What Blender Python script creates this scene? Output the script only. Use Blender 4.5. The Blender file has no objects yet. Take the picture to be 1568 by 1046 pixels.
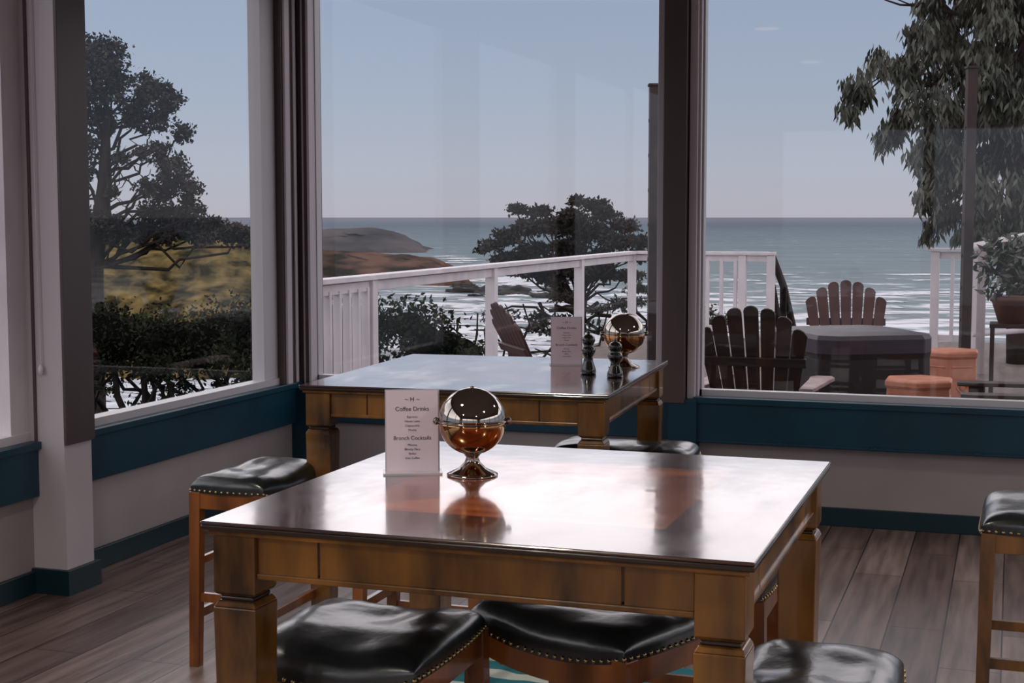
import bpy, math, random
from mathutils import Vector, Matrix, noise
random.seed(7)
R=random.random
def U(a,b): return a+(b-a)*random.random()
scene=bpy.context.scene
try:
    scene.view_settings.view_transform='Standard'
    scene.view_settings.look='None'
except Exception as e: print(e)

# survey frame: x = right of the view axis, y = forward; rotated into room axes
T=math.radians(18.8); CT,ST=math.cos(T),math.sin(T)
def W(x,y,z=0.0): return Vector((x*CT-y*ST, x*ST+y*CT, z))
def lin(c):
    return tuple(((v/255)/12.92 if v/255<=0.04045 else (((v/255)+0.055)/1.055)**2.4) for v in c)+(1.0,)

# ------------------------------------------------------------ materials
def newmat(name):
    m=bpy.data.materials.new(name); m.use_nodes=True
    nt=m.node_tree; b=nt.nodes['Principled BSDF']; return m,nt,b
def mat(name,c1,c2=None,rough=.5,metal=0,scale=(6,6,6),detail=4,bump=0,spec=.5,coat=0,lo=.35,hi=.65,coord='Object',dist=.01):
    m,nt,b=newmat(name)
    b.inputs['Roughness'].default_value=rough; b.inputs['Metallic'].default_value=metal
    b.inputs['Specular IOR Level'].default_value=spec; b.inputs['Coat Weight'].default_value=coat
    b.inputs['Base Color'].default_value=lin(c1)
    if c2 is not None or bump:
        tc=nt.nodes.new('ShaderNodeTexCoord'); mp=nt.nodes.new('ShaderNodeMapping'); mp.inputs['Scale'].default_value=scale
        nz=nt.nodes.new('ShaderNodeTexNoise'); nz.inputs['Scale'].default_value=1; nz.inputs['Detail'].default_value=detail
        nt.links.new(tc.outputs[coord],mp.inputs[0]); nt.links.new(mp.outputs[0],nz.inputs['Vector'])
        if c2 is not None:
            r=nt.nodes.new('ShaderNodeValToRGB'); r.color_ramp.elements[0].position=lo; r.color_ramp.elements[1].position=hi
            r.color_ramp.elements[0].color=lin(c1); r.color_ramp.elements[1].color=lin(c2)
            nt.links.new(nz.outputs[0],r.inputs[0]); nt.links.new(r.outputs[0],b.inputs['Base Color'])
        if bump:
            bp=nt.nodes.new('ShaderNodeBump'); bp.inputs['Strength'].default_value=bump; bp.inputs['Distance'].default_value=dist
            nt.links.new(nz.outputs[0],bp.inputs['Height']); nt.links.new(bp.outputs[0],b.inputs['Normal'])
    return m
M_wall=mat('wall_paint',(164,154,154),(156,146,146),rough=.7,scale=(3,3,3))
M_teal=mat('teal_paint',(8,64,84),(6,52,70),rough=.35,scale=(4,4,4))
M_dteal=mat('dark_teal_paint',(12,44,54),rough=.4)
M_trimL=mat('lilac_trim_paint',(206,197,202),(196,187,192),rough=.5,scale=(3,3,1))
M_white=mat('white_paint',(230,222,226),(212,204,210),rough=.5,scale=(5,5,2))
M_brown=mat('dark_brown_trim',(92,76,75),(76,62,62),rough=.42,scale=(3,3,1))
M_alu=mat('window_frame_metal',(206,202,206),rough=.4)
M_ceil=mat('ceiling_paint',(190,182,180),rough=.8)
M_tw=mat('table_wood',(48,29,10),(154,102,36),rough=.26,scale=(10,10,3),detail=8,lo=.3,hi=.74,coat=.3)
M_sw=mat('stool_wood',(84,44,18),(162,94,40),rough=.3,scale=(10,10,3),detail=8,lo=.3,hi=.72,coat=.3)
M_dark_edge=mat('dark_wood_edge',(44,29,20),rough=.25,coat=.4)
M_leather=mat('dark_leather',(18,26,27),(28,35,36),rough=.27,scale=(22,22,22),bump=.15,spec=.9,coat=.15)
M_nail=mat('brass_nail',(170,150,110),rough=.25,metal=1)
M_card=mat('menu_paper',(224,208,218),rough=.5)
M_ink=mat('menu_ink',(40,30,34),rough=.6)
M_acr=mat('acrylic',(190,185,190),rough=.1)
M_chrome=mat('smoked_mirror_glass',(164,158,150),rough=.03,metal=1)
M_amber=mat('amber_mirror_glass',(168,128,90),rough=.05,metal=1)
M_steel=mat('polished_metal',(144,134,126),rough=.12,metal=1)
M_black=mat('black_lacquer',(12,12,13),rough=.15,coat=.5)
M_deck=mat('deck_boards',(118,104,98),(92,80,76),rough=.7,scale=(8,1,1))
M_ad=mat('adirondack_shaded',(50,34,31),(34,24,23),rough=.5,scale=(4,4,4))  # same paint as the russet chairs, darkened to carry the building's shade
M_adr=mat('adirondack_russet',(84,50,48),(64,38,38),rough=.5,scale=(4,4,4))
M_arm=mat('weathered_arm',(176,152,148),(140,117,114),rough=.5,scale=(8,8,8))
M_cover=mat('vinyl_cover',(56,44,58),(44,35,47),rough=.5,scale=(3,3,3),bump=.3)
M_cover2=mat('vinyl_cover_shaded',(20,18,22),rough=.7)  # lower cover colored near black to stand for the shadow there
M_terra=mat('terracotta_glaze',(212,140,112),(190,117,90),rough=.5,scale=(9,9,9))
M_pot=mat('clay_pot',(90,52,42),rough=.6)
M_rust=mat('rusty_steel',(34,26,27),(58,42,40),rough=.7,scale=(12,12,6))
M_bark=mat('bark',(56,47,44),(36,30,29),rough=.9,scale=(5,5,2),spec=.1)
M_leafE=mat('eucalyptus_leaf',(38,46,36),(106,108,96),rough=.5,scale=(3,3,3),spec=.4)
M_leafC=mat('cypress_leaf',(32,32,30),(76,70,66),rough=.9,scale=(1.2,1.2,1.2),spec=.1)
M_leafH=mat('hedge_leaf',(16,22,16),(54,60,44),rough=.9,scale=(1.5,1.5,1.5),spec=.1)
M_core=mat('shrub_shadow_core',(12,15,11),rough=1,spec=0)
M_grass=mat('dry_grass',(44,42,28),(128,110,70),rough=1,scale=(.5,.5,.2),detail=12,lo=.38,hi=.68,spec=0)
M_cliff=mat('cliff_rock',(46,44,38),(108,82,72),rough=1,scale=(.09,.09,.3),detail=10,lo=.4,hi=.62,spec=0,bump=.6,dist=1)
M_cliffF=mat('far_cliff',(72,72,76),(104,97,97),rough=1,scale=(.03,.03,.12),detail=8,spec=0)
M_ground=mat('scrub_ground',(34,38,26),(62,60,40),rough=1,scale=(.5,.5,.5),detail=6,spec=0)
M_rockb=mat('shore_rock',(34,31,31),(60,56,55),rough=.9,scale=(.3,.3,.3),bump=.5,dist=.5)
M_foam=mat('surf_foam',(230,230,234),(170,178,186),rough=.9,scale=(.35,.35,.35),detail=8)

def mk_emit(name,c,s):
    m,nt,b=newmat(name); b.inputs['Base Color'].default_value=lin(c); b.inputs['Emission Color'].default_value=lin(c); b.inputs['Emission Strength'].default_value=s; return m
M_fill=mk_emit('fill_glow',(255,215,170),1.2)  # glowing disc of the added ceiling fill lights

def mk_glass():
    m=bpy.data.materials.new('window_glass'); m.use_nodes=True; nt=m.node_tree; nt.nodes.clear()
    o=nt.nodes.new('ShaderNodeOutputMaterial'); mx=nt.nodes.new('ShaderNodeMixShader'); tr=nt.nodes.new('ShaderNodeBsdfTransparent')
    tr.inputs[0].default_value=(.96,.965,.97,1); gl=nt.nodes.new('ShaderNodeBsdfGlossy'); gl.inputs['Roughness'].default_value=.02
    mx.inputs[0].default_value=.08
    nt.links.new(tr.outputs[0],mx.inputs[1]); nt.links.new(gl.outputs[0],mx.inputs[2]); nt.links.new(mx.outputs[0],o.inputs[0]); return m
M_glass=mk_glass()

def mk_floor():
    m,nt,b=newmat('plank_floor'); N=nt.nodes; L=nt.links
    tc=N.new('ShaderNodeTexCoord'); mp=N.new('ShaderNodeMapping'); mp.inputs['Rotation'].default_value=(0,0,math.pi/2)
    br=N.new('ShaderNodeTexBrick'); br.inputs['Scale'].default_value=1; br.inputs['Brick Width'].default_value=1.25; br.inputs['Row Height'].default_value=.2
    br.inputs['Mortar Size'].default_value=.003; br.inputs['Mortar Smooth'].default_value=.2; br.offset=.37
    br.inputs['Color1'].default_value=lin((112,91,84)); br.inputs['Color2'].default_value=lin((154,133,124)); br.inputs['Mortar'].default_value=lin((36,29,28))
    L.new(tc.outputs['Object'],mp.inputs[0]); L.new(mp.outputs[0],br.inputs['Vector'])
    mp2=N.new('ShaderNodeMapping'); mp2.inputs['Scale'].default_value=(24,1.8,1); nz=N.new('ShaderNodeTexNoise'); nz.inputs['Scale'].default_value=1; nz.inputs['Detail'].default_value=7
    L.new(tc.outputs['Object'],mp2.inputs[0]); L.new(mp2.outputs[0],nz.inputs['Vector'])
    rp=N.new('ShaderNodeValToRGB'); rp.color_ramp.elements[0].position=.35; rp.color_ramp.elements[1].position=.65
    rp.color_ramp.elements[0].color=(.34,.31,.31,1); rp.color_ramp.elements[1].color=(1,1,1,1)
    L.new(nz.outputs[0],rp.inputs[0])
    mx=N.new('ShaderNodeMixRGB'); mx.blend_type='MULTIPLY'; mx.inputs[0].default_value=.88
    L.new(br.outputs['Color'],mx.inputs[1]); L.new(rp.outputs[0],mx.inputs[2]); L.new(mx.outputs[0],b.inputs['Base Color'])
    b.inputs['Roughness'].default_value=.36
    bp=N.new('ShaderNodeBump'); bp.inputs['Strength'].default_value=.3; bp.inputs['Distance'].default_value=.004
    L.new(rp.outputs[0],bp.inputs['Height']); L.new(bp.outputs[0],b.inputs['Normal'])
    return m
M_floor=mk_floor()

def mk_top():
    m,nt,b=newmat('tabletop_inlay'); N=nt.nodes; L=nt.links
    tc=N.new('ShaderNodeTexCoord'); sp=N.new('ShaderNodeSeparateXYZ'); L.new(tc.outputs['Object'],sp.inputs[0])
    def ab(o):
        a=N.new('ShaderNodeMath'); a.operation='ABSOLUTE'; L.new(o,a.inputs[0]); return a.outputs[0]
    ax,ay=ab(sp.outputs[0]),ab(sp.outputs[1])
    mxm=N.new('ShaderNodeMath'); mxm.operation='MAXIMUM'; L.new(ax,mxm.inputs[0]); L.new(ay,mxm.inputs[1])
    gt=N.new('ShaderNodeMath'); gt.operation='LESS_THAN'; L.new(mxm.outputs[0],gt.inputs[0]); gt.inputs[1].default_value=.33
    df=N.new('ShaderNodeMath'); df.operation='GREATER_THAN'; L.new(ax,df.inputs[0]); L.new(ay,df.inputs[1])
    mp=N.new('ShaderNodeMapping'); mp.inputs['Scale'].default_value=(3,30,3); nz=N.new('ShaderNodeTexNoise'); nz.inputs['Scale'].default_value=1; nz.inputs['Detail'].default_value=6
    L.new(tc.outputs['Object'],mp.inputs[0]); L.new(mp.outputs[0],nz.inputs['Vector'])
    def ramp(a,c):
        r=N.new('ShaderNodeValToRGB'); r.color_ramp.elements[0].position=.3; r.color_ramp.elements[1].position=.7
        r.color_ramp.elements[0].color=lin(a); r.color_ramp.elements[1].color=lin(c); L.new(nz.outputs[0],r.inputs[0]); return r.outputs[0]
    o1=ramp((140,66,32),(206,116,64)); o2=ramp((104,52,30),(166,88,50)); dk=ramp((38,22,22),(82,50,42))
    m1=N.new('ShaderNodeMixRGB'); L.new(df.outputs[0],m1.inputs[0]); L.new(o1,m1.inputs[1]); L.new(o2,m1.inputs[2])
    m2=N.new('ShaderNodeMixRGB'); L.new(gt.outputs[0],m2.inputs[0]); L.new(dk,m2.inputs[1]); L.new(m1.outputs[0],m2.inputs[2])
    L.new(m2.outputs[0],b.inputs['Base Color'])
    b.inputs['Roughness'].default_value=.2; b.inputs['Specular IOR Level'].default_value=.8; b.inputs['Coat Weight'].default_value=1; b.inputs['Coat IOR'].default_value=1.6
    mpw=N.new('ShaderNodeMapping'); mpw.inputs['Scale'].default_value=(5,2.2,1); mpw.inputs['Rotation'].default_value=(0,0,.6)
    nw=N.new('ShaderNodeTexNoise'); nw.inputs['Scale'].default_value=1.6; nw.inputs['Detail'].default_value=9; nw.inputs['Roughness'].default_value=.65
    L.new(tc.outputs['Object'],mpw.inputs[0]); L.new(mpw.outputs[0],nw.inputs['Vector'])
    mw=N.new('ShaderNodeMapRange'); mw.inputs[1].default_value=.42; mw.inputs[2].default_value=.66; mw.inputs[3].default_value=.06; mw.inputs[4].default_value=.16
    L.new(nw.outputs[0],mw.inputs[0]); L.new(mw.outputs[0],b.inputs['Coat Roughness'])
    n2=N.new('ShaderNodeTexNoise'); n2.inputs['Scale'].default_value=7; bp=N.new('ShaderNodeBump'); bp.inputs['Strength'].default_value=.04; bp.inputs['Distance'].default_value=.01
    L.new(tc.outputs['Object'],n2.inputs['Vector']); L.new(n2.outputs[0],bp.inputs['Height']); L.new(bp.outputs[0],b.inputs['Normal']); L.new(bp.outputs[0],b.inputs['Coat Normal'])
    return m
M_top=mk_top()

def mk_rug():
    m,nt,b=newmat('rug_weave'); N=nt.nodes; L=nt.links
    tc=N.new('ShaderNodeTexCoord'); w=N.new('ShaderNodeTexWave'); w.wave_type='RINGS'; w.inputs['Scale'].default_value=2.2; w.inputs['Distortion'].default_value=7
    r=N.new('ShaderNodeValToRGB'); r.color_ramp.elements[0].position=.72; r.color_ramp.elements[1].position=.8
    r.color_ramp.elements[0].color=lin((30,120,132)); r.color_ramp.elements[1].color=lin((205,215,205))
    L.new(tc.outputs['Object'],w.inputs['Vector']); L.new(w.outputs[0],r.inputs[0]); L.new(r.outputs[0],b.inputs['Base Color']); b.inputs['Roughness'].default_value=1
    return m
M_rug=mk_rug()

def mk_ocean():
    m,nt,b=newmat('sea_water'); N=nt.nodes; L=nt.links
    g=N.new('ShaderNodeNewGeometry')
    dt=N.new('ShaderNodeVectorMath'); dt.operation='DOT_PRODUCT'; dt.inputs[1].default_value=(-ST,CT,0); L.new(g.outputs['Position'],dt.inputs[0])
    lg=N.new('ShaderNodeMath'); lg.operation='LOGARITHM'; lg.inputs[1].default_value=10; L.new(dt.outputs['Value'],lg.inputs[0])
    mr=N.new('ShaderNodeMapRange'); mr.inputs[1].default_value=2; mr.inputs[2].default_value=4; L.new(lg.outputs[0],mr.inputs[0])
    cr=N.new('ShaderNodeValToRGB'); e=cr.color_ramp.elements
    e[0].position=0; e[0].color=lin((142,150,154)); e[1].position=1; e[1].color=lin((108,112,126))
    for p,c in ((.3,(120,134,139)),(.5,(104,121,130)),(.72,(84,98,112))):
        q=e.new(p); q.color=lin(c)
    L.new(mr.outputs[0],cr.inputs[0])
    def nz(sx,sy,det):
        mp=N.new('ShaderNodeMapping'); mp.inputs['Rotation'].default_value=(0,0,-T); mp.inputs['Scale'].default_value=(sx,sy,1)
        n=N.new('ShaderNodeTexNoise'); n.inputs['Scale'].default_value=1; n.inputs['Detail'].default_value=det; n.inputs['Roughness'].default_value=.62
        L.new(g.outputs['Position'],mp.inputs[0]); L.new(mp.outputs[0],n.inputs['Vector']); return n.outputs[0]
    f1=nz(.06,.11,9); f2=nz(.012,.04,9)
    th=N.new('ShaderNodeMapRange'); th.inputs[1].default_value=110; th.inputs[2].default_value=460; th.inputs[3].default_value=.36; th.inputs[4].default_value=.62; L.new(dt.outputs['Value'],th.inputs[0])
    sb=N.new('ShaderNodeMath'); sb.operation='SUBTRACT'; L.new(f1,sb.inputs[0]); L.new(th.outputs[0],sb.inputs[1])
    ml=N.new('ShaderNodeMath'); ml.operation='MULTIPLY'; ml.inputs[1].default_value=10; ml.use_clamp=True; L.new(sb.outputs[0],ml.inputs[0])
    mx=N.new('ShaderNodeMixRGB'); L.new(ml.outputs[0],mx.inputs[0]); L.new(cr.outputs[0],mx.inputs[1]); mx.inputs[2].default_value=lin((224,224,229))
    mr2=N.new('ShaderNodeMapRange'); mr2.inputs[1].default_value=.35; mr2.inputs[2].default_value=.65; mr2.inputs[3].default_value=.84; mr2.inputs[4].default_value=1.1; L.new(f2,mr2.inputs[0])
    mm=N.new('ShaderNodeVectorMath'); mm.operation='SCALE'; L.new(mx.outputs[0],mm.inputs[0]); L.new(mr2.outputs[0],mm.inputs['Scale'])
    L.new(mm.outputs[0],b.inputs['Base Color']); b.inputs['Roughness'].default_value=.8; b.inputs['Specular IOR Level'].default_value=.05
    return m
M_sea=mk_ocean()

# ------------------------------------------------------------ mesh builder
class MB:
    def __init__(s): s.v=[];s.f=[];s.m=[];s.s=[]
    def add(s,vs,fs,m,smooth=False,M=None):
        o=len(s.v)
        for v in vs:
            v=Vector(v)
            if M is not None: v=M@v
            s.v.append(v)
        for f in fs: s.f.append([i+o for i in f]); s.m.append(m); s.s.append(smooth)
    def box(s,x0,x1,y0,y1,z0,z1,m=0,M=None):
        s.add([(x0,y0,z0),(x1,y0,z0),(x1,y1,z0),(x0,y1,z0),(x0,y0,z1),(x1,y0,z1),(x1,y1,z1),(x0,y1,z1)],
              [(0,3,2,1),(4,5,6,7),(0,1,5,4),(1,2,6,5),(2,3,7,6),(3,0,4,7)],m,False,M)
    def cbox(s,c,d,m=0,M=None):
        s.box(c[0]-d[0]/2,c[0]+d[0]/2,c[1]-d[1]/2,c[1]+d[1]/2,c[2]-d[2]/2,c[2]+d[2]/2,m,M)
    def frus(s,cx,cy,z0,z1,w0,w1,m=0,M=None,cx1=None,cy1=None):
        a,b=w0/2,w1/2; cx1=cx if cx1 is None else cx1; cy1=cy if cy1 is None else cy1
        s.add([(cx-a,cy-a,z0),(cx+a,cy-a,z0),(cx+a,cy+a,z0),(cx-a,cy+a,z0),(cx1-b,cy1-b,z1),(cx1+b,cy1-b,z1),(cx1+b,cy1+b,z1),(cx1-b,cy1+b,z1)],
              [(0,3,2,1),(4,5,6,7),(0,1,5,4),(1,2,6,5),(2,3,7,6),(3,0,4,7)],m,False,M)
    def lathe(s,prof,m=0,seg=32,M=None,smooth=True,ph=0):
        vs=[];fs=[];n=len(prof)
        for r,z in prof:
            for i in range(seg):
                a=2*math.pi*i/seg+ph; vs.append((r*math.cos(a),r*math.sin(a),z))
        for j in range(n-1):
            for i in range(seg):
                k=(i+1)%seg; fs.append((j*seg+i,j*seg+k,(j+1)*seg+k,(j+1)*seg+i))
        fs.append(tuple(range(seg))[::-1]); fs.append(tuple((n-1)*seg+i for i in range(seg)))
        s.add(vs,fs,m,smooth,M)
    def prism(s,pts,h,m=0,M=None):
        n=len(pts)
        vs=[(p[0],-h/2,p[1]) for p in pts]+[(p[0],h/2,p[1]) for p in pts]
        fs=[tuple(range(n)),tuple(range(2*n-1,n-1,-1))]+[(i,i+n,(i+1)%n+n,(i+1)%n) for i in range(n)]
        s.add(vs,fs,m,False,M)
    def tube(s,pts,rad,m=0,seg=6):
        pts=[Vector(p) for p in pts]; n=len(pts)
        if not isinstance(rad,(list,tuple)): rad=[rad]*n
        vs=[];fs=[]
        for j,p in enumerate(pts):
            d=(pts[min(j+1,n-1)]-pts[max(j-1,0)]).normalized()
            a=d.cross(Vector((0,0,1)) if abs(d.z)<.9 else Vector((1,0,0))).normalized(); b=d.cross(a)
            for i in range(seg):
                t=2*math.pi*i/seg; vs.append(p+(a*math.cos(t)+b*math.sin(t))*rad[j])
        for j in range(n-1):
            for i in range(seg):
                k=(i+1)%seg; fs.append((j*seg+i,j*seg+k,(j+1)*seg+k,(j+1)*seg+i))
        fs.append(tuple(range(seg))); fs.append(tuple((n-1)*seg+i for i in range(seg)))
        s.add(vs,fs,m,True)
    def obj(s,name,mats,bevel=0,loc=(0,0,0),rot=0,parent=None):
        me=bpy.data.meshes.new(name); me.from_pydata([tuple(v) for v in s.v],[],s.f)
        for mt in mats: me.materials.append(mt)
        me.polygons.foreach_set('material_index',s.m); me.polygons.foreach_set('use_smooth',s.s); me.update()
        o=bpy.data.objects.new(name,me); scene.collection.objects.link(o); o.location=loc; o.rotation_euler=(0,0,rot)
        if bevel:
            md=o.modifiers.new('bevel','BEVEL'); md.width=bevel; md.segments=2; md.limit_method='ANGLE'; md.angle_limit=math.radians(40)
        if parent: o.parent=parent
        return o

# ------------------------------------------------------------ room shell
XL=-3.68; YB=7.2; XR=5.0; YF=-3.0; ZC=3.1; SILL=.60
b=MB(); b.box(XL-.15,XR+.15,YF-.15,YB+.15,-.06,0); b.obj('floor',[M_floor])
b=MB(); b.box(XL-.3,XR+.3,YF-.15,YB+.35,ZC,ZC+.12); b.obj('ceiling',[M_ceil])
b=MB(); b.box(XL-.12,XL,YF,YB,0,SILL-.01); b.box(XL-.12,XL,YF,YB+.12,2.85,ZC); b.obj('wall_left',[M_wall])
b=MB(); b.box(XL-.12,XR,YB,YB+.12,0,SILL-.01); b.box(XL,XR,YB,YB+.12,2.85,ZC); b.obj('wall_back',[M_wall])
b=MB(); b.box(XR,XR+.12,YF,YB+.12,0,SILL); b.box(XR,XR+.12,YF,YB+.12,2.6,ZC)
for yy in (-3,-.4,2.2,4.7,7.1): b.box(XR,XR+.12,yy,yy+.12,SILL,2.6)
b.obj('wall_right',[M_wall])
b=MB(); b.box(XL-.12,-2.6,YF-.12,YF,0,ZC); b.box(3.6,XR+.12,YF-.12,YF,0,ZC); b.box(-2.6,3.6,YF-.12,YF,2.5,ZC); b.box(-2.6,3.6,YF-.12,YF,0,.5)
for xx in(-1,1.5): b.box(xx,xx+.12,YF-.1,YF,.5,2.5)
b.obj('wall_front',[M_wall])
b=MB(); b.box(XL,XL+.035,5.06,YB,.39,SILL); b.box(XL,XL+.05,5.06,YB,SILL-.02,SILL+.012)
b.box(XL,XL+.035,YF,4.87,.39,SILL); b.box(XL,XL+.05,YF,4.87,SILL-.02,SILL+.012)
b.box(XL,XL+.10,YB-.10,YB,.09,SILL); b.obj('trim_1',[M_teal],.004)
b=MB(); b.box(XL+.035,-1.48,YB-.035,YB,.39,SILL); b.box(-1.48,XR,YB-.065,YB,.39,SILL); b.box(XL+.035,-1.48,YB-.05,YB,SILL-.02,SILL+.012); b.box(-1.48,XR,YB-.08,YB,SILL-.02,SILL+.012)
b.box(-1.48,XR,YB-.072,YB,.385,.40)
for xx in (-1.05,-.62,-.15,.3): b.box(xx,xx+.03,YB-.078,YB-.06,.385,.405)
b.obj('trim_2',[M_teal],.004)
b=MB(); b.box(XL,XL+.02,5.06,YB,0,.09); b.box(XL,XL+.02,YF,4.87,0,.09); b.obj('baseboard_left',[M_dteal],.003)
b=MB(); b.box(XL+.02,XR,YB-.02,YB,0,.09); b.obj('baseboard_back',[M_dteal],.003)
# pillar on the left wall
b=MB(); b.box(XL-.1,-3.525,4.87,5.05,0,2.9,0); b.box(-3.527,-3.513,4.87,5.05,SILL,2.9,1); b.box(XL-.02,-3.52,5.05,5.07,SILL,2.9,1)
b.box(XL-.1,-3.505,4.85,5.07,0,.10,2)
b.box(XL+.02,XL+.032,4.862,4.87,SILL,2.9,1)
b.tube([(-3.62,4.862,2.8),(-3.62,4.858,1.5),(-3.615,4.86,.92)],.0025,3,5); b.lathe([(.004,0),(.010,.01),(.010,.025),(.004,.04)],3,10,Matrix.Translation((-3.615,4.855,.88)))
b.obj('trim_3',[M_trimL,M_brown,M_dteal,M_white],.004)
# corner post
b=MB(); b.box(XL-.12,XL+.03,6.97,YB+.12,SILL,2.9,0); b.box(XL+.03,XL+.09,YB-.05,YB+.12,SILL,2.9,0); b.box(XL+.03,XL+.045,6.985,7.04,SILL,2.9,1); b.box(XL+.03,XL+.04,7.09,7.12,SILL,2.9,1); b.box(XL+.085,XL+.10,YB-.055,YB+.05,SILL,2.9,1); b.box(XL+.055,XL+.065,YB-.056,YB,SILL,2.9,1)
b.obj('trim_4',[M_brown,M_trimL],.003)
# pillar between back windows
b=MB(); b.box(-1.66,-1.47,YB-.02,YB+.12,SILL,2.9,0); b.box(-1.635,-1.52,YB-.10,YB,SILL-.02,2.9,0); b.box(-1.672,-1.64,YB-.06,YB,SILL,2.9,1); b.box(-1.515,-1.475,YB-.055,YB,SILL,2.9,1); b.box(-1.475,-1.462,YB-.03,YB,SILL,2.9,1)
b.box(-1.60,-1.46,YB-.09,YB,0.09,SILL,2)
b.obj('trim_5',[M_brown,M_trimL,M_teal],.003)
def window(name,axis,a0,a1,mats,fw=(.05,.05)):
    b=MB()
    if axis=='L':
        x0,x1=XL-.08,XL-.02
        b.box(x0,x1,a0,a0+fw[0],SILL,2.85,1); b.box(x0,x1+.01,a1-fw[1],a1,SILL,2.85,1); b.box(x0,x1+.02,a0,a1,SILL,SILL+.045,1); b.box(x0,x1,a0,a1,2.78,2.85,1)
        b.add([(XL-.05,a0,SILL),(XL-.05,a1,SILL),(XL-.05,a1,2.85),(XL-.05,a0,2.85)],[(0,1,2,3)],0)
    else:
        y0,y1=YB+.02,YB+.08
        b.box(a0,a0+fw[0],y0,y1,SILL,2.85,1); b.box(a1-fw[1],a1,y0,y1,SILL,2.85,1); b.box(a0,a1,y0,y1,SILL,SILL+.04,1); b.box(a0,a1,y0,y1,2.78,2.85,1)
        b.add([(a0,YB+.05,SILL),(a1,YB+.05,SILL),(a1,YB+.05,2.85),(a0,YB+.05,2.85)],[(0,1,2,3)],0)
    b.obj(name,mats)
window('window_1','L',5.07,6.97,[M_glass,M_alu],(.03,.15))
window('window_2','B',XL+.09,-1.66,[M_glass,M_alu],(.015,.03))
window('window_3','B',-1.47,1.6,[M_glass,M_alu],(.015,.06))
window('window_4','L',2.4,4.87,[M_glass,M_white],(.1,.11))
window('window_5','L',-.2,2.3,[M_glass,M_white],(.1,.1))
b=MB(); b.box(1.6,1.78,YB-.06,YB+.12,SILL,2.9); b.box(XL-.1,XL+.1,2.3,2.4,SILL,2.9); b.obj('trim_6',[M_brown],.003)
window('window_6','B',1.78,XR,[M_glass,M_alu])
for i,(x,y) in enumerate([(-2,2.0),(1.6,2.0),(-2,-.8),(1.6,-.8),(1.4,5.2)]):  # unseen ceiling lights, added to brighten the interior
    b=MB(); b.lathe([(.13,0),(.13,-.02),(.115,-.03)],1,28,Matrix.Translation((x,y,ZC))); b.lathe([(.10,-.031),(.10,-.034)],0,28,Matrix.Translation((x,y,ZC)))
    o=b.obj('ceiling_fill_light',[M_fill,M_white])
    ld=bpy.data.lights.new('fill_spot','SPOT'); ld.energy=145 if y<3 else 75; ld.color=(1,.91,.80); ld.spot_size=math.radians(150); ld.spot_blend=.8; ld.shadow_soft_size=.12
    lo=bpy.data.objects.new('fill_spot',ld); scene.collection.objects.link(lo); lo.location=(x,y,ZC-.06); lo.parent=o

# ------------------------------------------------------------ dining tables
TZ=.917
def table(name,x,y,rot,w,d,h=TZ):
    b=MB(); lw=.09
    b.box(-w/2,w/2,-d/2,d/2,h-.007,h,0)
    b.box(-w/2+.001,w/2-.001,-d/2+.001,d/2-.001,h-.018,h-.007,1)
    b.box(-w/2+.010,w/2-.010,-d/2+.010,d/2-.010,h-.028,h-.018,2)
    zt=h-.028
    for sx in(-1,1):
        for sy in(-1,1):
            cx=sx*(w/2-.018-lw/2); cy=sy*(d/2-.018-lw/2)
            b.frus(cx,cy,zt-.115,zt,lw,lw,2); b.frus(cx,cy,zt-.122,zt-.115,lw-.02,lw,2); b.frus(cx,cy,zt-.13,zt-.122,lw-.018,lw-.018,3)
            b.frus(cx,cy,zt-.142,zt-.13,lw+.002,lw-.012,2); b.frus(cx,cy,0,zt-.142,lw-.02,lw+.002,2)
    def apron(L,pos,axis):
        segs=[(-L/2,-L*.35),(-L*.35+.004,L*.35-.004),(L*.35,L/2)]
        for a0,a1 in segs:
            if axis=='x': b.box(a0,a1,pos-.012,pos+.012,zt-.075,zt,2)
            else: b.box(pos-.012,pos+.012,a0,a1,zt-.075,zt,2)
        if axis=='x': b.box(-L/2,L/2,pos-.018,pos+.018,zt-.084,zt-.072,2); b.box(-L/2,L/2,pos-.009,pos+.009,zt-.07,zt,3)
        else: b.box(pos-.018,pos+.018,-L/2,L/2,zt-.084,zt-.072,2); b.box(pos-.009,pos+.009,-L/2,L/2,zt-.07,zt,3)
    for s_ in(-1,1):
        apron(w-.036-2*lw,s_*(d/2-.018-.024),'x'); apron(d-.036-2*lw,s_*(w/2-.018-.024),'y')
    return b.obj(name,[M_top,M_dark_edge,M_tw,M_dark_edge],.003,(x,y,0),rot)
table('dining_table',-.933,2.99,0,1.07,1.09)
table('dining_table',-1.83,5.21,math.radians(3.5),1.10,1.21)

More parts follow.
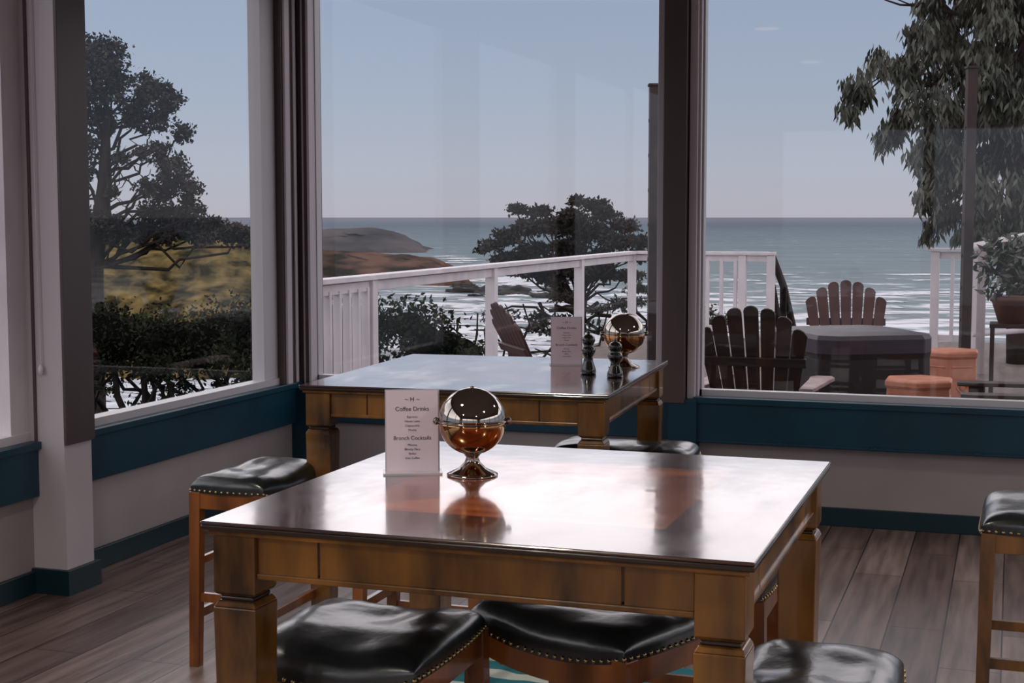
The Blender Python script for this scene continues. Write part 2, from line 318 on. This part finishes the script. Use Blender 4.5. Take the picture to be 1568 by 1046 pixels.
# ------------------------------------------------------------ stools
def stool(x,y,rot,L=.44,Wd=.32,H=.655,wood=M_sw):
    b=MB(); n=22; sad=.03; th=.065
    def zb(u): return H-sad-th+sad*u*u
    ts=[math.sin(math.pi/2*(-1+2*i/n)) for i in range(n+1)]
    vs=[];fs=[]
    for i,u in enumerate(ts):
        for j,v in enumerate(ts):
            f=max(0,(1-abs(u)**4)*(1-abs(v)**4))**.45
            k=1-.06*(u*u*v*v)
            wr=.009*noise.noise(Vector((u*2.5+x*7,v*2.5+y*5,0)))*f
            vs.append((L/2*u*k,Wd/2*v*k,zb(u)+th*f+wr))
    m=n+1
    for i in range(n):
        for j in range(n): fs.append((i*m+j,(i+1)*m+j,(i+1)*m+j+1,i*m+j+1))
    per=[(i,0) for i in range(n)]+[(n,j) for j in range(n)]+[(i,n) for i in range(n,0,-1)]+[(0,j) for j in range(n,0,-1)]
    o=len(vs)
    for (i,j) in per:
        p=vs[i*m+j]; vs.append((p[0]*.995,p[1]*.995,p[2]-.022))
    for k in range(len(per)):
        k2=(k+1)%len(per); a=per[k];c=per[k2]
        fs.append((a[0]*m+a[1],o+k,o+k2,c[0]*m+c[1]))
    b.add(vs,fs,0,True)
    pts=[]
    nl=int(L/.021); nw=int(Wd/.021)
    for sgn in(-1,1):
        for i in range(nl+1):
            u=-1+2*i/nl; pts.append((L/2*u*(1-.06*u*u),sgn*Wd/2*(1-.06*u*u),zb(u)-.014))
        for i in range(1,nw):
            v=-1+2*i/nw; pts.append((sgn*L/2*(1-.06*v*v),Wd/2*v*(1-.06*v*v),zb(1)-.014))
    for p in pts:
        b.lathe([(.001,-.0055),(.0045,-.003),(.0058,0),(.0045,.003),(.001,.0055)],1,6,Matrix.Translation(p))
    ins=.018; hl=L/2-ins; hw=Wd/2-ins; N=12
    for sgn in(-1,1):
        yy=sgn*hw
        vs=[];fs=[]
        for i in range(N+1):
            u=-1+2*i/N
            for dy in(-.009,.009):
                for z in(zb(u)-.075,zb(u)-.02): vs.append((hl*u,yy+dy,z))
        for i in range(N):
            a=i*4;c=a+4; fs+= [(a,c,c+1,a+1),(a+2,a+3,c+3,c+2),(a,a+2,c+2,c),(a+1,c+1,c+3,a+3)]
        b.add(vs,fs,2)
        b.box(sgn*hl-.009,sgn*hl+.009,-hw,hw,zb(1)-.075,zb(1)-.02,2)
    lw=.04
    for sx in(-1,1):
        for sy in(-1,1):
            cx=sx*(hl-.008); cy=sy*(hw-.008)
            b.frus(cx+sx*.012,cy+sy*.008,0,zb(1)-.02,lw*.85,lw,2,None,cx,cy)
    for sy in(-1,1):
        b.box(-hl,hl,sy*(hw-.004)-.009,sy*(hw-.004)+.009,.16,.19,2)
        b.box(-hl,hl,sy*(hw-.006)-.008,sy*(hw-.006)+.008,.34,.365,2)
    for sx in(-1,1):
        b.box(sx*(hl-.002)-.009,sx*(hl-.002)+.009,-hw,hw,.22,.25,2)
    b.obj('saddle_stool',[M_leather,M_nail,wood],.002,(x,y,0),rot)
r90=math.pi/2
stool(-2.43,4.44,r90,.46,.29,.675)
stool(-1.285,2.83,0,.40,.44,.665)
stool(-.88,3.13,math.radians(-24),.48,.34,.665)
stool(-.345,2.86,r90,.44,.33,.645)
stool(.10,4.52,r90,.46,.34,.695,wood=M_tw)
stool(-1.38,5.40,0,.54,.34,.67)
stool(-1.78,4.42,0,.44,.32)
stool(-.75,3.64,0,.42,.3)
b=MB(); b.box(-.5,.5,-1.2,1.2,0,.006); b.obj('area_rug',[M_rug],0,(-1.4,3.5,.0))

# ------------------------------------------------------------ tabletop things
def menu(x,y,z,rot,lines):
    b=MB(); w,h=.118,.184
    Mt=Matrix.Translation((0,0,.004))@Matrix.Rotation(math.radians(-5),4,'X')
    b.box(-w/2,w/2,-.001,.001,0,h,0,Mt)
    b.box(-w/2-.003,w/2+.003,.0015,.003,0,h+.003,1,Mt)
    b.box(-w/2-.008,w/2+.008,-.03,.035,0,.004,1)
    o=b.obj('menu_card',[M_card,M_acr],0,(x,y,z),rot)
    for i,(t,sz,zz) in enumerate(lines):
        c=bpy.data.curves.new('line','FONT'); c.body=t; c.size=sz; c.align_x='CENTER'; c.materials.append(M_ink)
        to=bpy.data.objects.new('text_line_%d'%i,c); scene.collection.objects.link(to); to.parent=o
        to.matrix_local=Mt@Matrix.Translation((0,-.0016,zz))@Matrix.Rotation(math.pi/2,4,'X')
lines=[("Coffee Drinks",.0135,.138),("Espresso",.007,.122),("House Latte",.007,.112),("Cappuccino",.007,.102),("Mocha",.007,.092),("Brunch Cocktails",.0125,.072),("Mimosa",.007,.058),("Bloody Mary",.007,.048),("Bellini",.007,.038),("Irish Coffee",.007,.028),("~ H ~",.014,.160)]
menu(-1.285,3.07,TZ,math.radians(24),lines)
menu(-1.655,5.53,TZ,math.radians(20),lines)
def globe(x,y,z,s=1,rot=0):
    b=MB(); r=.0765; cz=.124
    b.lathe([(.058,0),(.058,.004),(.05,.008),(.032,.016),(.018,.03),(.014,.042),(.02,.05),(.022,.056)],2,36)
    lo=[(r*math.sin(a),cz-r*math.cos(a)) for a in [math.radians(12+78*i/14) for i in range(15)]]
    hi=[(r*math.cos(a),cz+r*math.sin(a)) for a in [math.radians(0+89*i/16) for i in range(17)]]
    b.lathe(lo,1,40); b.lathe(hi,0,40)
    b.lathe([(r+.001,cz-.002),(r+.0025,cz-.001),(r+.0025,cz+.001),(r+.001,cz+.002)],2,40)
    for sg in(-1,1):
        b.lathe([(.001,-.009),(.006,-.006),(.008,0),(.006,.006),(.001,.009)],2,12,Matrix.Translation((sg*(r+.005),0,cz)))
    b.lathe([(.006,cz+r-.002),(.004,cz+r+.002),(.001,cz+r+.003)],2,12)
    o=b.obj('mirrored_globe_lamp',[M_chrome,M_amber,M_steel],0,(x,y,z),rot); o.scale=(s,s,s)
globe(-1.145,3.085,TZ,1,T); globe(-1.42,5.52,TZ,1.06,T)
def mill(x,y,h):
    b=MB(); k=h/.15
    p=[(.024,0),(.026,.004),(.024,.02),(.016,.045),(.014,.06),(.022,.075),(.024,.085),(.02,.095),(.014,.1),(.019,.108),(.022,.118),(.02,.13),(.012,.138),(.005,.14),(.007,.146),(.004,.151)]
    b.lathe([(r*1.15,z*k) for r,z in p],0,24); b.obj('pepper_mill',[M_black],0,(x,y,TZ))
mill(-1.481,5.23,.16); mill(-1.36,5.16,.14)

# ------------------------------------------------------------ deck and railings
DZ=-.10
b=MB()
y=7.36
while y<19.5:
    b.box(-4.98,5.5,y,y+.135,DZ-.035,DZ); y+=.141
b.box(-4.95,5.45,7.36,19.45,DZ-.16,DZ-.036)
for xx in(-4.8,-1.5,2,5.2):
    for yy in(9.5,14.5,19.2): b.box(xx-.07,xx+.07,yy-.07,yy+.07,-6,DZ-.16)
b.obj('wooden_deck',[M_deck])
RT=1.04
def rail(name,p0,p1,posts,z0,z1,bal=None,mats=(M_white,),capw=.14):
    p0=Vector(p0);p1=Vector(p1); d=(p1-p0); L=d.length; a=math.atan2(d.y,d.x); b=MB()
    b.box(-.06,L+.06,-capw/2,capw/2,z1-.04,z1); b.box(0,L,-.02,.02,z1-.13,z1-.05)
    for t in posts: b.box(t*L-.05,t*L+.05,-.05,.05,z0,z1-.04)
    if bal:
        for (t0,t1,n) in bal:
            for i in range(n):
                t=t0+(t1-t0)*(i+.5)/n; b.box(t*L-.022,t*L+.022,-.03,.03,z0+.08,z1-.1)
            b.box(t0*L,t1*L,-.02,.02,z0+.08,z0+.16)
    return b.obj(name,list(mats),.004,(p0.x,p0.y,0),a)
rail('deck_railing',(-4.86,9.35),(-4.86,19.35),(0.006,.14,.43,.74,.995),DZ,RT,[(.02,.14,7)])
rail('deck_railing',(-4.86,19.35),(-3.0,19.35),(0.5,.8,1),DZ,RT,[(.5,.8,3)])
rail('deck_railing',(-.94,18.7),(3.6,18.7),(0.01,.115,.3,.6,1),DZ,1.12,[(.0,.11,1)])
b=MB(); b.tube([W(3.43,19.45,1.0),W(3.75,20.3,.55),W(4.3,22,-.5)],.055,0,6); b.tube([W(3.45,19.5,.6),W(3.75,20.4,-.2)],.05,0,6); b.tube([W(3.75,20.3,.55),W(3.75,20.3,-5)],.05,0,6)
b.obj('stair_handrail',[M_rust])
b=MB(); b.tube([W(4.72,15,1.19),W(5.2,14.6,1.32),W(6.2,14.2,1.42)],.055,0,6)
for q in ((4.78,14.95,1.18),(5.2,14.6,1.3),(5.7,14.4,1.35)): b.tube([W(*q),W(q[0],q[1],DZ)],.05,0,6)
b.tube([W(4.72,15,.3),W(6.2,14.2,.5)],.03,0,6)
b.obj('stair_railing',[M_white])
def pole(x,y,w,z1,sm):
    b=MB(); b.box(-w/2,w/2,-w/2,w/2,DZ,z1,0); b.box(-w/2-.01,w/2+.01,-w/2-.01,w/2+.01,z1,z1+.02,0); b.box(-w,w,-w,w,DZ,DZ+.015,0)
    for i in range(8): b.box(-w/2-.006,-w/2,-.008,.008,.3+i*.28,.33+i*.28,0)
    p=W(x,y); b.obj('steel_post',[M_rust],.003,(p.x,p.y,0),T)
pole(1.16,12,.10,2.55,0); pole(4.02,13,.085,2.79,0)

def adirondack(x,y,face,mm,arm=M_arm,lean=17):
    b=MB(); 
    back=Matrix.Translation((0,-.22,.20))@Matrix.Rotation(math.radians(lean),4,'X')
    n=7
    for i in range(n):
        k=i-(n-1)/2; Lh=.90-.016*k*k; w0=.029; w1=.046
        pts=[(-w0,0),(w0,0),(w1,Lh-.035)]+[(w1*math.cos(a),Lh-.035+.035*math.sin(a)-.004*k*math.cos(a)) for a in [math.pi*j/6 for j in range(1,6)]]+[(-w1,Lh-.035)]
        Mx=back@Matrix.Translation((k*.064,0,0))@Matrix.Rotation(math.radians(2.7*k),4,'Y')
        b.prism(pts,.018,0,Mx)
    b.cbox((0,-.022,.10),(.48,.025,.07),0,back); b.cbox((0,-.025,.54),(.66,.025,.06),0,back)
    for i in range(7):
        t=i/6; yy=-.2+.5*t; zz=.22+.15*t
        b.cbox((0,yy,zz),(.52,.072,.02),0)
    b.cbox((0,.315,.34),(.52,.02,.09),0)
    for sx in(-1,1):
        b.add([(sx*.27-.013,.30,.27),(sx*.27+.013,.30,.27),(sx*.27+.013,.30,.36),(sx*.27-.013,.30,.36),(sx*.27-.013,-.52,0),(sx*.27+.013,-.52,0),(sx*.27+.013,-.44,.13),(sx*.27-.013,-.44,.13)],
              [(0,1,2,3),(7,6,5,4),(0,4,5,1),(1,5,6,2),(2,6,7,3),(3,7,4,0)],0)
        b.box(sx*.295-.013,sx*.295+.013,.21,.31,0,.53,0)
        b.box(sx*.27-.013,sx*.27+.013,-.36,-.28,.1,.53,0)
        X=sx*.33
        out=[(-.04,-.42),(-.065,.15),(-.08,.30),(-.05,.38),(.05,.38),(.08,.30),(.07,.15),(.045,-.42)]
        nn=len(out); vs=[(X+p[0],p[1],.53) for p in out]+[(X+p[0],p[1],.555) for p in out]
        fs=[tuple(range(nn))[::-1],tuple(range(nn,2*nn))]+[(i,(i+1)%nn,(i+1)%nn+nn,i+nn) for i in range(nn)]
        b.add(vs,fs,1)
    p=W(x,y); b.obj('adirondack_chair',[mm,arm],.004,(p.x,p.y,DZ),T+face)
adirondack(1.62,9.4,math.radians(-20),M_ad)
adirondack(2.79,12.1,math.radians(172),M_adr,M_adr)
adirondack(.47,10.4,math.radians(-74),M_adr,M_adr,26)
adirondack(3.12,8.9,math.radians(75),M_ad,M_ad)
# covered table: rectangular fitted cover with clipped corners
b=MB()
def rectring(hx,hy,c,z): return [(-hx+c,-hy,z),(hx-c,-hy,z),(hx,-hy+c,z),(hx,hy-c,z),(hx-c,hy,z),(-hx+c,hy,z),(-hx,hy-c,z),(-hx,-hy+c,z)]
rings=[rectring(.43,.50,.10,.10),rectring(.42,.49,.10,.62),rectring(.43,.50,.11,.66),rectring(.43,.50,.11,.755),rectring(.415,.485,.11,.785),rectring(.25,.3,.1,.80)]
for j in range(5):
    b.add(rings[j]+rings[j+1],[(i,(i+1)%8,8+(i+1)%8,8+i) for i in range(8)],1 if j<2 else 0)
b.add(rings[5],[tuple(range(8))],0)
for sx in(-1,1):
    for sy in(-1,1): b.frus(sx*.3,sy*.36,0,.5,.06,.06,1)
p=W(2.44,10.55); b.obj('covered_patio_table',[M_cover,M_cover2],.012,(p.x,p.y,DZ),T+math.radians(12))
def gstool(x,y,r,h):
    b=MB(); b.lathe([(r*.84,0),(r*.86,.03),(r*.94,.06),(r,h*.5),(r*.96,h-.06),(r*1.02,h-.04),(r*1.02,h-.012),(r*.95,h)],0,6,smooth=False,ph=.2)
    for i in range(6):
        a=.2+math.pi/6+math.pi/3*i; ap=r*.845
        Mx=Matrix.Rotation(a,4,'Z')@Matrix.Translation((ap,0,h*.5))@Matrix.Rotation(math.pi/2,4,'Y')
        b.lathe([(.055,-.005),(.055,.012),(.04,.012),(.04,-.005)],0,4,Mx,False)
        b.lathe([(.022,-.005),(.022,.014),(.001,.016)],0,10,Mx,False)
        for zz in (-.16,.16):
            Mx=Matrix.Rotation(a,4,'Z')@Matrix.Translation((ap-.006,0,h*.5+zz))
            b.cbox((0,0,0),(.02,r*.75,.012),0,Mx)
    p=W(x,y); b.obj('terracotta_garden_stool',[M_terra],.006,(p.x,p.y,DZ),T)
gstool(2.66,9.55,.235,.55); gstool(3.44,11.5,.24,.56)

# ------------------------------------------------------------ vegetation
def leaf(b,p,size,asp,droop,m):
    d=Vector((U(-1,1),U(-1,1),U(-1,1)))
    if droop: d=Vector((d.x*.55,d.y*.55,-1))
    d.normalize(); a=d.cross(Vector((U(-1,1),U(-1,1),U(-1,1)))).normalized()
    s=size*U(.6,1.3); w=s*asp
    o=len(b.v); b.v+= [p, p+d*s*.4+a*w*.5, p+d*s, p+d*s*.4-a*w*.5]; b.f.append([o,o+1,o+2,o+3]); b.m.append(m); b.s.append(False)
def cluster(b,c,rx,ry,rz,n,size,asp=.4,droop=False,m=0,sub=7,sg=.22):
    subs=[]
    for i in range(sub):
        while True:
            q=Vector((U(-1,1),U(-1,1),U(-1,1)))
            if q.length<1: break
        subs.append(q)
    for i in range(n):
        q=random.choice(subs)*.8+Vector((random.gauss(0,sg),random.gauss(0,sg),random.gauss(0,sg)))
        x,y_=q.x*rx,q.y*ry
        p=c+Vector((x*CT-y_*ST,x*ST+y_*CT,q.z*rz)); leaf(b,p,size,asp,droop,m)
def branch(b,p0,p1,r0,r1,wob=.15,m=1,n=6):
    p0=Vector(p0);p1=Vector(p1);L=(p1-p0).length; pts=[];rr=[]
    for i in range(n+1):
        t=i/n; w=wob*L*math.sin(math.pi*t)
        pts.append(p0.lerp(p1,t)+Vector((U(-w,w),U(-w,w),U(-w,w)))*.5); rr.append(r0+(r1-r0)*t)
    b.tube(pts,rr,m,5); return pts
# eucalyptus at right
b=MB(); s=.00713; x0,y0,z0=5.39,16,1.5
trunk=[W(x0+.25,y0,-6),W(x0+.15,y0,0),W(x0+.05,y0,2.2),W(x0+.2,y0,4.2),W(x0+.5,y0,6.5)]
b.tube(trunk,[.16,.13,.1,.08,.05],1,8)
b.tube([W(x0+.35,y0+.5,-6),W(x0+.3,y0+.5,1.5),W(x0-.25,y0+.4,3),W(x0-.9,y0+.3,4.2),W(x0-1.8,y0,4.6)],[.1,.08,.06,.04,.015],1,6)
E=[(-150,270,26),(-210,200,28),(-232,170,18),(-170,222,32),(-140,170,34),(-172,130,22),(-150,150,26),(-110,232,36),(-90,292,36),(-60,270,36),(-40,320,42),(10,290,40),(-40,240,42),(-75,200,36),(10,210,40),(-90,140,36),(-115,110,28),(-142,92,26),(-100,70,32),(-70,100,34),(-40,160,40),(10,130,40),(-40,80,36),(-132,30,20),(-110,45,24),(-90,12,28),(-60,40,32),(-40,10,34),(10,40,40),(-112,-18,16),(-72,-25,20),(-40,-30,24),(10,-20,35),(60,200,60),(60,100,60),(60,300,60),(60,0,50),(-60,370,50),(20,370,60),(-125,325,22),(-190,240,20)]
for dx,dz,r in E:
    c=W(x0+dx*s,y0+U(-.5,.5),z0+dz*s)
    cluster(b,c,r*s*1.1,r*s*1.6,r*s*1.15,int(.48*r*r)+50,.125,.28,True,0,12,.22)
    q=random.choice(trunk[2:4]); branch(b,q,c,.03,.006,.2)
for (dx,dz) in ((-255,340),(-200,330),(-150,340)):
    branch(b,W(x0-.6,y0,z0+.036*60),W(x0+dx*s,y0,z0+dz*s),.02,.004,.1)
b.obj('eucalyptus_tree',[M_leafE,M_bark])
# cypress in the left window
b=MB(); s=.02; x0,y0,z0=-11.7,45,1.24
b.tube([W(x0-1.2,y0,-8),W(x0-1.1,y0,0),W(x0-.7,y0,2.5),W(x0-.6,y0,5)],[.35,.3,.22,.08],1,8)
C=[(-45,262,28),(-15,250,28),(-62,236,26),(-25,230,28),(20,213,26),(50,193,26),(72,180,18),(40,155,22),(78,142,18),(-50,200,30),(-20,205,28),(10,185,24),(-60,165,22),(-55,125,12),(-5,100,12),(50,110,18),(68,88,24),(92,52,24),(60,45,22),(106,22,18),(-62,12,24),(-20,8,22),(30,14,26),(70,10,24),(110,0,18),(140,0,17),(168,-6,15),(190,-10,14),(215,-14,14),(-40,160,20),(10,160,20),(30,110,14),(-70,80,14),(-20,50,10),(35,60,14),(80,70,22),(-100,200,50),(-100,100,40)]
for dx,dz,r in C:
    c=W(x0+dx*s,y0+U(-1,1),z0+dz*s); cluster(b,c,r*s*1.25,r*s*1.3,r*s*.95,int(1.1*r*r)+50,.14,.6,False,0,12,.2)
    tz=max(0,z0+dz*s-1.4); branch(b,W(x0-.8,y0,min(tz,4.5)),c,.07,.02,.25)
for i in range(26):
    a=W(x0+U(-60,60)*s,y0,z0+U(0,120)*s); branch(b,a,a+Vector((U(-1,1),0,U(-.6,1))),.03,.01,.3)
for i in range(30):
    dx=-110+i*12; cluster(b,W(x0+dx*s,y0+U(-1,1),z0+(-8-.02*dx+U(-8,4))*s),.4,.5,.34,240,.15,.6,False,0,8)
b.obj('monterey_cypress_tree',[M_leafC,M_bark])
# cypress behind the railing
b=MB(); s=.0156; x0,y0,z0=1.34,35,.44
b.tube([W(x0+.3,y0,-7),W(x0+.1,y0,-3),W(x0+.3,y0,-.5),W(x0+.2,y0,1)],[.22,.2,.16,.08],1,8)
C=[(-118,22,14),(-92,38,16),(-62,55,18),(-80,78,11),(-45,78,14),(-28,48,20),(0,64,20),(14,92,10),(38,82,16),(62,72,16),(88,52,16),(112,30,15),(30,45,22),(70,30,22),(0,22,22),(-60,18,20),(45,5,22),(100,8,17),(-25,2,22),(-95,5,16),(-60,-12,18),(10,-12,20),(60,-18,20),(-110,-12,10),(95,-20,14),(-25,-28,18)]
for dx,dz,r in C:
    c=W(x0+dx*s,y0+U(-.8,.8),z0+dz*s); cluster(b,c,r*s*1.5,r*s*1.5,r*s*.72,int(3.0*r*r)+60,.115,.55,False,0,12,.22)
    branch(b,W(x0+.2,y0,-.6),c,.04,.012,.15)
for i in range(26):
    branch(b,W(x0+U(-1.5,2),y0,U(-3.5,-.5)),W(x0+U(-2.5,2.5),y0-1,U(-2.6,.2)),.05,.015,.25)
for dx,dz,r in ((-100,-80,18),(-40,-95,16),(30,-70,15),(90,-60,18),(70,-100,16),(-10,-50,12),(110,-40,14)):
    cluster(b,W(x0+dx*s,y0-1,z0+dz*s),r*s*1.9,r*s,r*s*.6,380,.11,.5,False,0,6)
b.obj('monterey_cypress_tree',[M_leafC,M_bark])
b=MB(); c0=W(4.4,34,-.6); b.tube([c0-Vector((0,0,6)),c0],[.15,.06],1,6)
for i in range(7): cluster(b,c0+Vector((U(-.7,.7),U(-.7,.7),U(-1.6,.5))),.6,.6,.4,260,.12,.5,False,0,6)
b.obj('coastal_shrub',[M_leafC,M_bark])
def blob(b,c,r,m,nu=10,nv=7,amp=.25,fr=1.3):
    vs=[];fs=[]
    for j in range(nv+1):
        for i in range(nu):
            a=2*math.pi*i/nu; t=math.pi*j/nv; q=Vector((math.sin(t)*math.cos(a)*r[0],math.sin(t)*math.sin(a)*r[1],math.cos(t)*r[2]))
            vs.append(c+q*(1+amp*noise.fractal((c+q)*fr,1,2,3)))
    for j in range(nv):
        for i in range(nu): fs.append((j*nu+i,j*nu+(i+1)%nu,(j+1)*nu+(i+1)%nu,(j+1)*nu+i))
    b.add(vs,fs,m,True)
b=MB()
for i in range(34):
    x=-12.5+8.3*i/33; c=W(x,30+U(-.6,.6),-.98+U(-.12,.12)+.15*math.sin(x*1.1))
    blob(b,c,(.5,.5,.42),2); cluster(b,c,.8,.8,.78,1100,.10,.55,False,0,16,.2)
for i in range(70):
    x=U(-12.5,-4.3); a=W(x,30,-1.4); t=W(x+U(-1.3,1.3),30+U(-1,1),U(-3.4,-2.6)); branch(b,t,a,.06,.03,.3)
    if i%3==0: cluster(b,W(x,30,-2.1+U(-.4,.3)),.5,.4,.2,90,.1,.5,False,0,5)
for i in range(12):
    x=U(-12,-4.6); branch(b,W(x,30.5,-6.5),W(x+U(-1,1),30,-1.5),.12,.06,.15)
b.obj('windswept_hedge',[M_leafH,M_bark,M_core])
# bushes left of the deck
b=MB()
for i in range(30):
    x=U(-3.4,-.5); y=U(17.2,19.5); c=W(x,y,.22-U(0,1.0)-(.25 if x>-.9 else 0))
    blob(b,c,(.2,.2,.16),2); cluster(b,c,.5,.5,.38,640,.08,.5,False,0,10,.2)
for i in range(30):
    x=U(-3,1.6); branch(b,W(x,18,-2),W(x+U(-.9,.9),18,U(-.4,.45)),.04,.012,.3)
for i in range(8): c=W(U(-.4,1.4),18.5,U(-.5,.2)); cluster(b,c,.35,.3,.1,90,.08,.5,False,0,5)
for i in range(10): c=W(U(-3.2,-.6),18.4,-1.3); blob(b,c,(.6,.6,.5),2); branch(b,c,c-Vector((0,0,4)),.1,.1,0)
b.obj('coastal_shrub',[M_leafH,M_bark,M_core])
# potted plant on stand
b=MB(); p=W(3.82,11.2)
b.box(-.16,.16,-.16,.16,.76,.79,2)
for sx in(-1,1):
    for sy in(-1,1): b.frus(sx*.14,sy*.14,0,.76,.03,.03,2)
b.lathe([(.10,.79),(.15,.95),(.165,.96),(.165,.99),(.14,.995)],1,20)
for i in range(6): cluster(b,Vector((U(-.08,.08),U(-.08,.08),1.16+U(-.08,.2))),.19,.19,.18,140,.09,.35,False,0,5)
b.obj('potted_plant',[M_leafE,M_pot,M_ad],0,(p.x,p.y,DZ))

# ------------------------------------------------------------ land and sea
def grid(name,fn,nu,nv,m,mats):
    b=MB(); vs=[fn(i/nu,j/nv) for i in range(nu+1) for j in range(nv+1)]
    fs=[(i*(nv+1)+j,(i+1)*(nv+1)+j,(i+1)*(nv+1)+j+1,i*(nv+1)+j+1) for i in range(nu) for j in range(nv)]
    b.add(vs,fs,0,True); return b.obj(name,mats)
def g1(u,v):
    x=-130+260*u; y=-8+120*v
    z=-3.0-max(0,(y-16))*.15
    z=max(z,-16.5)+.5*noise.noise(Vector((x*.1,y*.1,0)))
    return W(x,y,z)
grid('hillside_ground',g1,60,40,0,[M_ground])
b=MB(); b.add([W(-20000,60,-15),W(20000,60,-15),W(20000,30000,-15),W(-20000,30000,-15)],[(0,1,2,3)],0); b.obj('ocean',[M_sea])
def headland(name,prof,y,df,db,m,amp,base=-15.6,pw=.6,nu=90):
    xs=[p[0] for p in prof]
    def top(x):
        for (a,za),(c,zc) in zip(prof,prof[1:]):
            if a<=x<=c: return za+(zc-za)*(x-a)/(c-a)
        return prof[-1][1]
    def fn(u,v):
        x=xs[0]+(xs[-1]-xs[0])*u; zt=top(x)
        if v<.6:
            t=v/.6; yy=y-df*(1-t); z=base+(zt-base)*t**pw
        else:
            t=(v-.6)/.4; yy=y+db*t; z=zt+(base-zt)*t*t
        n=noise.fractal(Vector((x,yy,z))/(amp*6),1,2,6)
        return W(x+n*amp*.6,yy+n*amp*2.5,z+n*amp*.28*(1 if t<1 else 0))
    grid(name,fn,nu,44,0,[m])
headland('grassy_bluff',[(-110,2.2),(-70,1.6),(-46,.6),(-38,.2),(-33,-.1),(-29,-.8),(-26,-3),(-23,-15.6)],175,26,40,M_grass,1.6,nu=160)
headland('rocky_headland',[(-130,-5),(-75,-6.6),(-52,-7.2),(-38,-7.6),(-27,-8.2),(-19,-9.3),(-14,-12),(-10,-15.6)],372,20,60,M_cliff,2.2,nu=200)
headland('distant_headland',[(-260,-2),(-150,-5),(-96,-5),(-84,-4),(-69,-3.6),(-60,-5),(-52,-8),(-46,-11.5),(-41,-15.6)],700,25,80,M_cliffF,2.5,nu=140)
b=MB()
for i in range(34):
    if i<16: y=U(300,350); x=U(-14,12)
    else: y=U(130,260); x=U(-.2,.14)*y
    r=U(.6,1.6)*(y/200); blob(b,W(x,y,-15.1),(r*1.7,r,r*.5),0,18,12,.8,1.1/r)
b.obj('shore_rocks',[M_rockb])
b=MB()
def surf(x,y,rx,ry):
    n=30; vs=[]
    ph=U(0,50)
    for i in range(n):
        a=2*math.pi*i/n; k=1+.9*noise.fractal(Vector((math.cos(a)*1.8+ph,math.sin(a)*1.8,0)),1,2,3)
        vs.append(W(x+rx*k*math.cos(a),y+ry*k*math.sin(a),-14.93+U(0,.04)))
    b.add(vs+[W(x,y,-14.6)],[(i,(i+1)%n,n) for i in range(n)],0)
for i in range(34): surf(U(-13,16),U(330,440),U(2,7),U(2,7))
for i in range(14): surf(U(-50,-16),U(430,640),U(3,9),U(3,12))
for i in range(40): 
    y=U(125,150); surf(U(-.29,-.16)*y,y,U(1,3.2),U(.8,3))
for i in range(80):
    y=U(170,330); surf(U(-.03,.1)*y,y,U(2,6),U(1.5,5))
for i in range(26):
    y=U(240,420); surf(U(.14,.36)*y,y,U(1.5,5),U(.8,2.2))
for (x,y,rx,ry) in ((80,312,10,3.5),(92,318,9,3),(68,330,5,2),(120,420,14,3),(60,250,6,2),(75,420,6,2)): surf(x,y,rx,ry)
b.obj('surf_foam',[M_foam])

# ------------------------------------------------------------ world
w=bpy.data.worlds.new('sky'); scene.world=w; w.use_nodes=True; nt=w.node_tree; N=nt.nodes; L=nt.links
bg=N['Background']; tc=N.new('ShaderNodeTexCoord'); sp=N.new('ShaderNodeSeparateXYZ'); L.new(tc.outputs['Generated'],sp.inputs[0])
mr=N.new('ShaderNodeMapRange'); mr.inputs[1].default_value=-.1; mr.inputs[2].default_value=.4; L.new(sp.outputs[2],mr.inputs[0])
cr=N.new('ShaderNodeValToRGB'); e=cr.color_ramp.elements
def P(z): return (z+.1)/.5
e[0].position=0; e[0].color=lin((120,125,135)); e[1].position=1; e[1].color=lin((226,222,228))
for z,c in ((-.005,(150,155,165)),(.0,(186,184,194)),(.03,(182,187,200)),(.08,(170,182,201)),(.143,(160,175,199)),(.175,(244,234,236))):
    q=e.new(P(z)); q.color=lin(c)
L.new(mr.outputs[0],cr.inputs[0])
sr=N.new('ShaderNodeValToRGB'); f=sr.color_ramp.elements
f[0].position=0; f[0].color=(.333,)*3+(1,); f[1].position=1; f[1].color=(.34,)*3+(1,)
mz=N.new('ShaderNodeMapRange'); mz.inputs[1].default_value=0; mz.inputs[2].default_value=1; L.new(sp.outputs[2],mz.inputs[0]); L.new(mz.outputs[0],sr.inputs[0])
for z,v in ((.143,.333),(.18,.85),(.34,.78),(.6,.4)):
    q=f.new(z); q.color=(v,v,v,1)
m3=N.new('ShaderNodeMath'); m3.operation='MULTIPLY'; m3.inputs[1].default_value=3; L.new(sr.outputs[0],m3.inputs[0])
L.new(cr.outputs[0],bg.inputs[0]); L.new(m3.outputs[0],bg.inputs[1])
sd=bpy.data.lights.new('sun','SUN'); sd.energy=.2; sd.angle=math.radians(30); sd.color=(1,.97,.93)
so=bpy.data.objects.new('sun',sd); scene.collection.objects.link(so)
so.rotation_euler=(Vector((-.7,.45,.62))).to_track_quat('Z','Y').to_euler()

# ------------------------------------------------------------ camera
cd=bpy.data.cameras.new('camera'); cd.sensor_width=36; cd.lens=2250/1568*36; cd.clip_end=60000; cd.clip_start=.05
co=bpy.data.objects.new('camera',cd); scene.collection.objects.link(co)
co.location=(0,0,1.5); co.rotation_euler=(math.radians(90-4.85),0,T); scene.camera=co
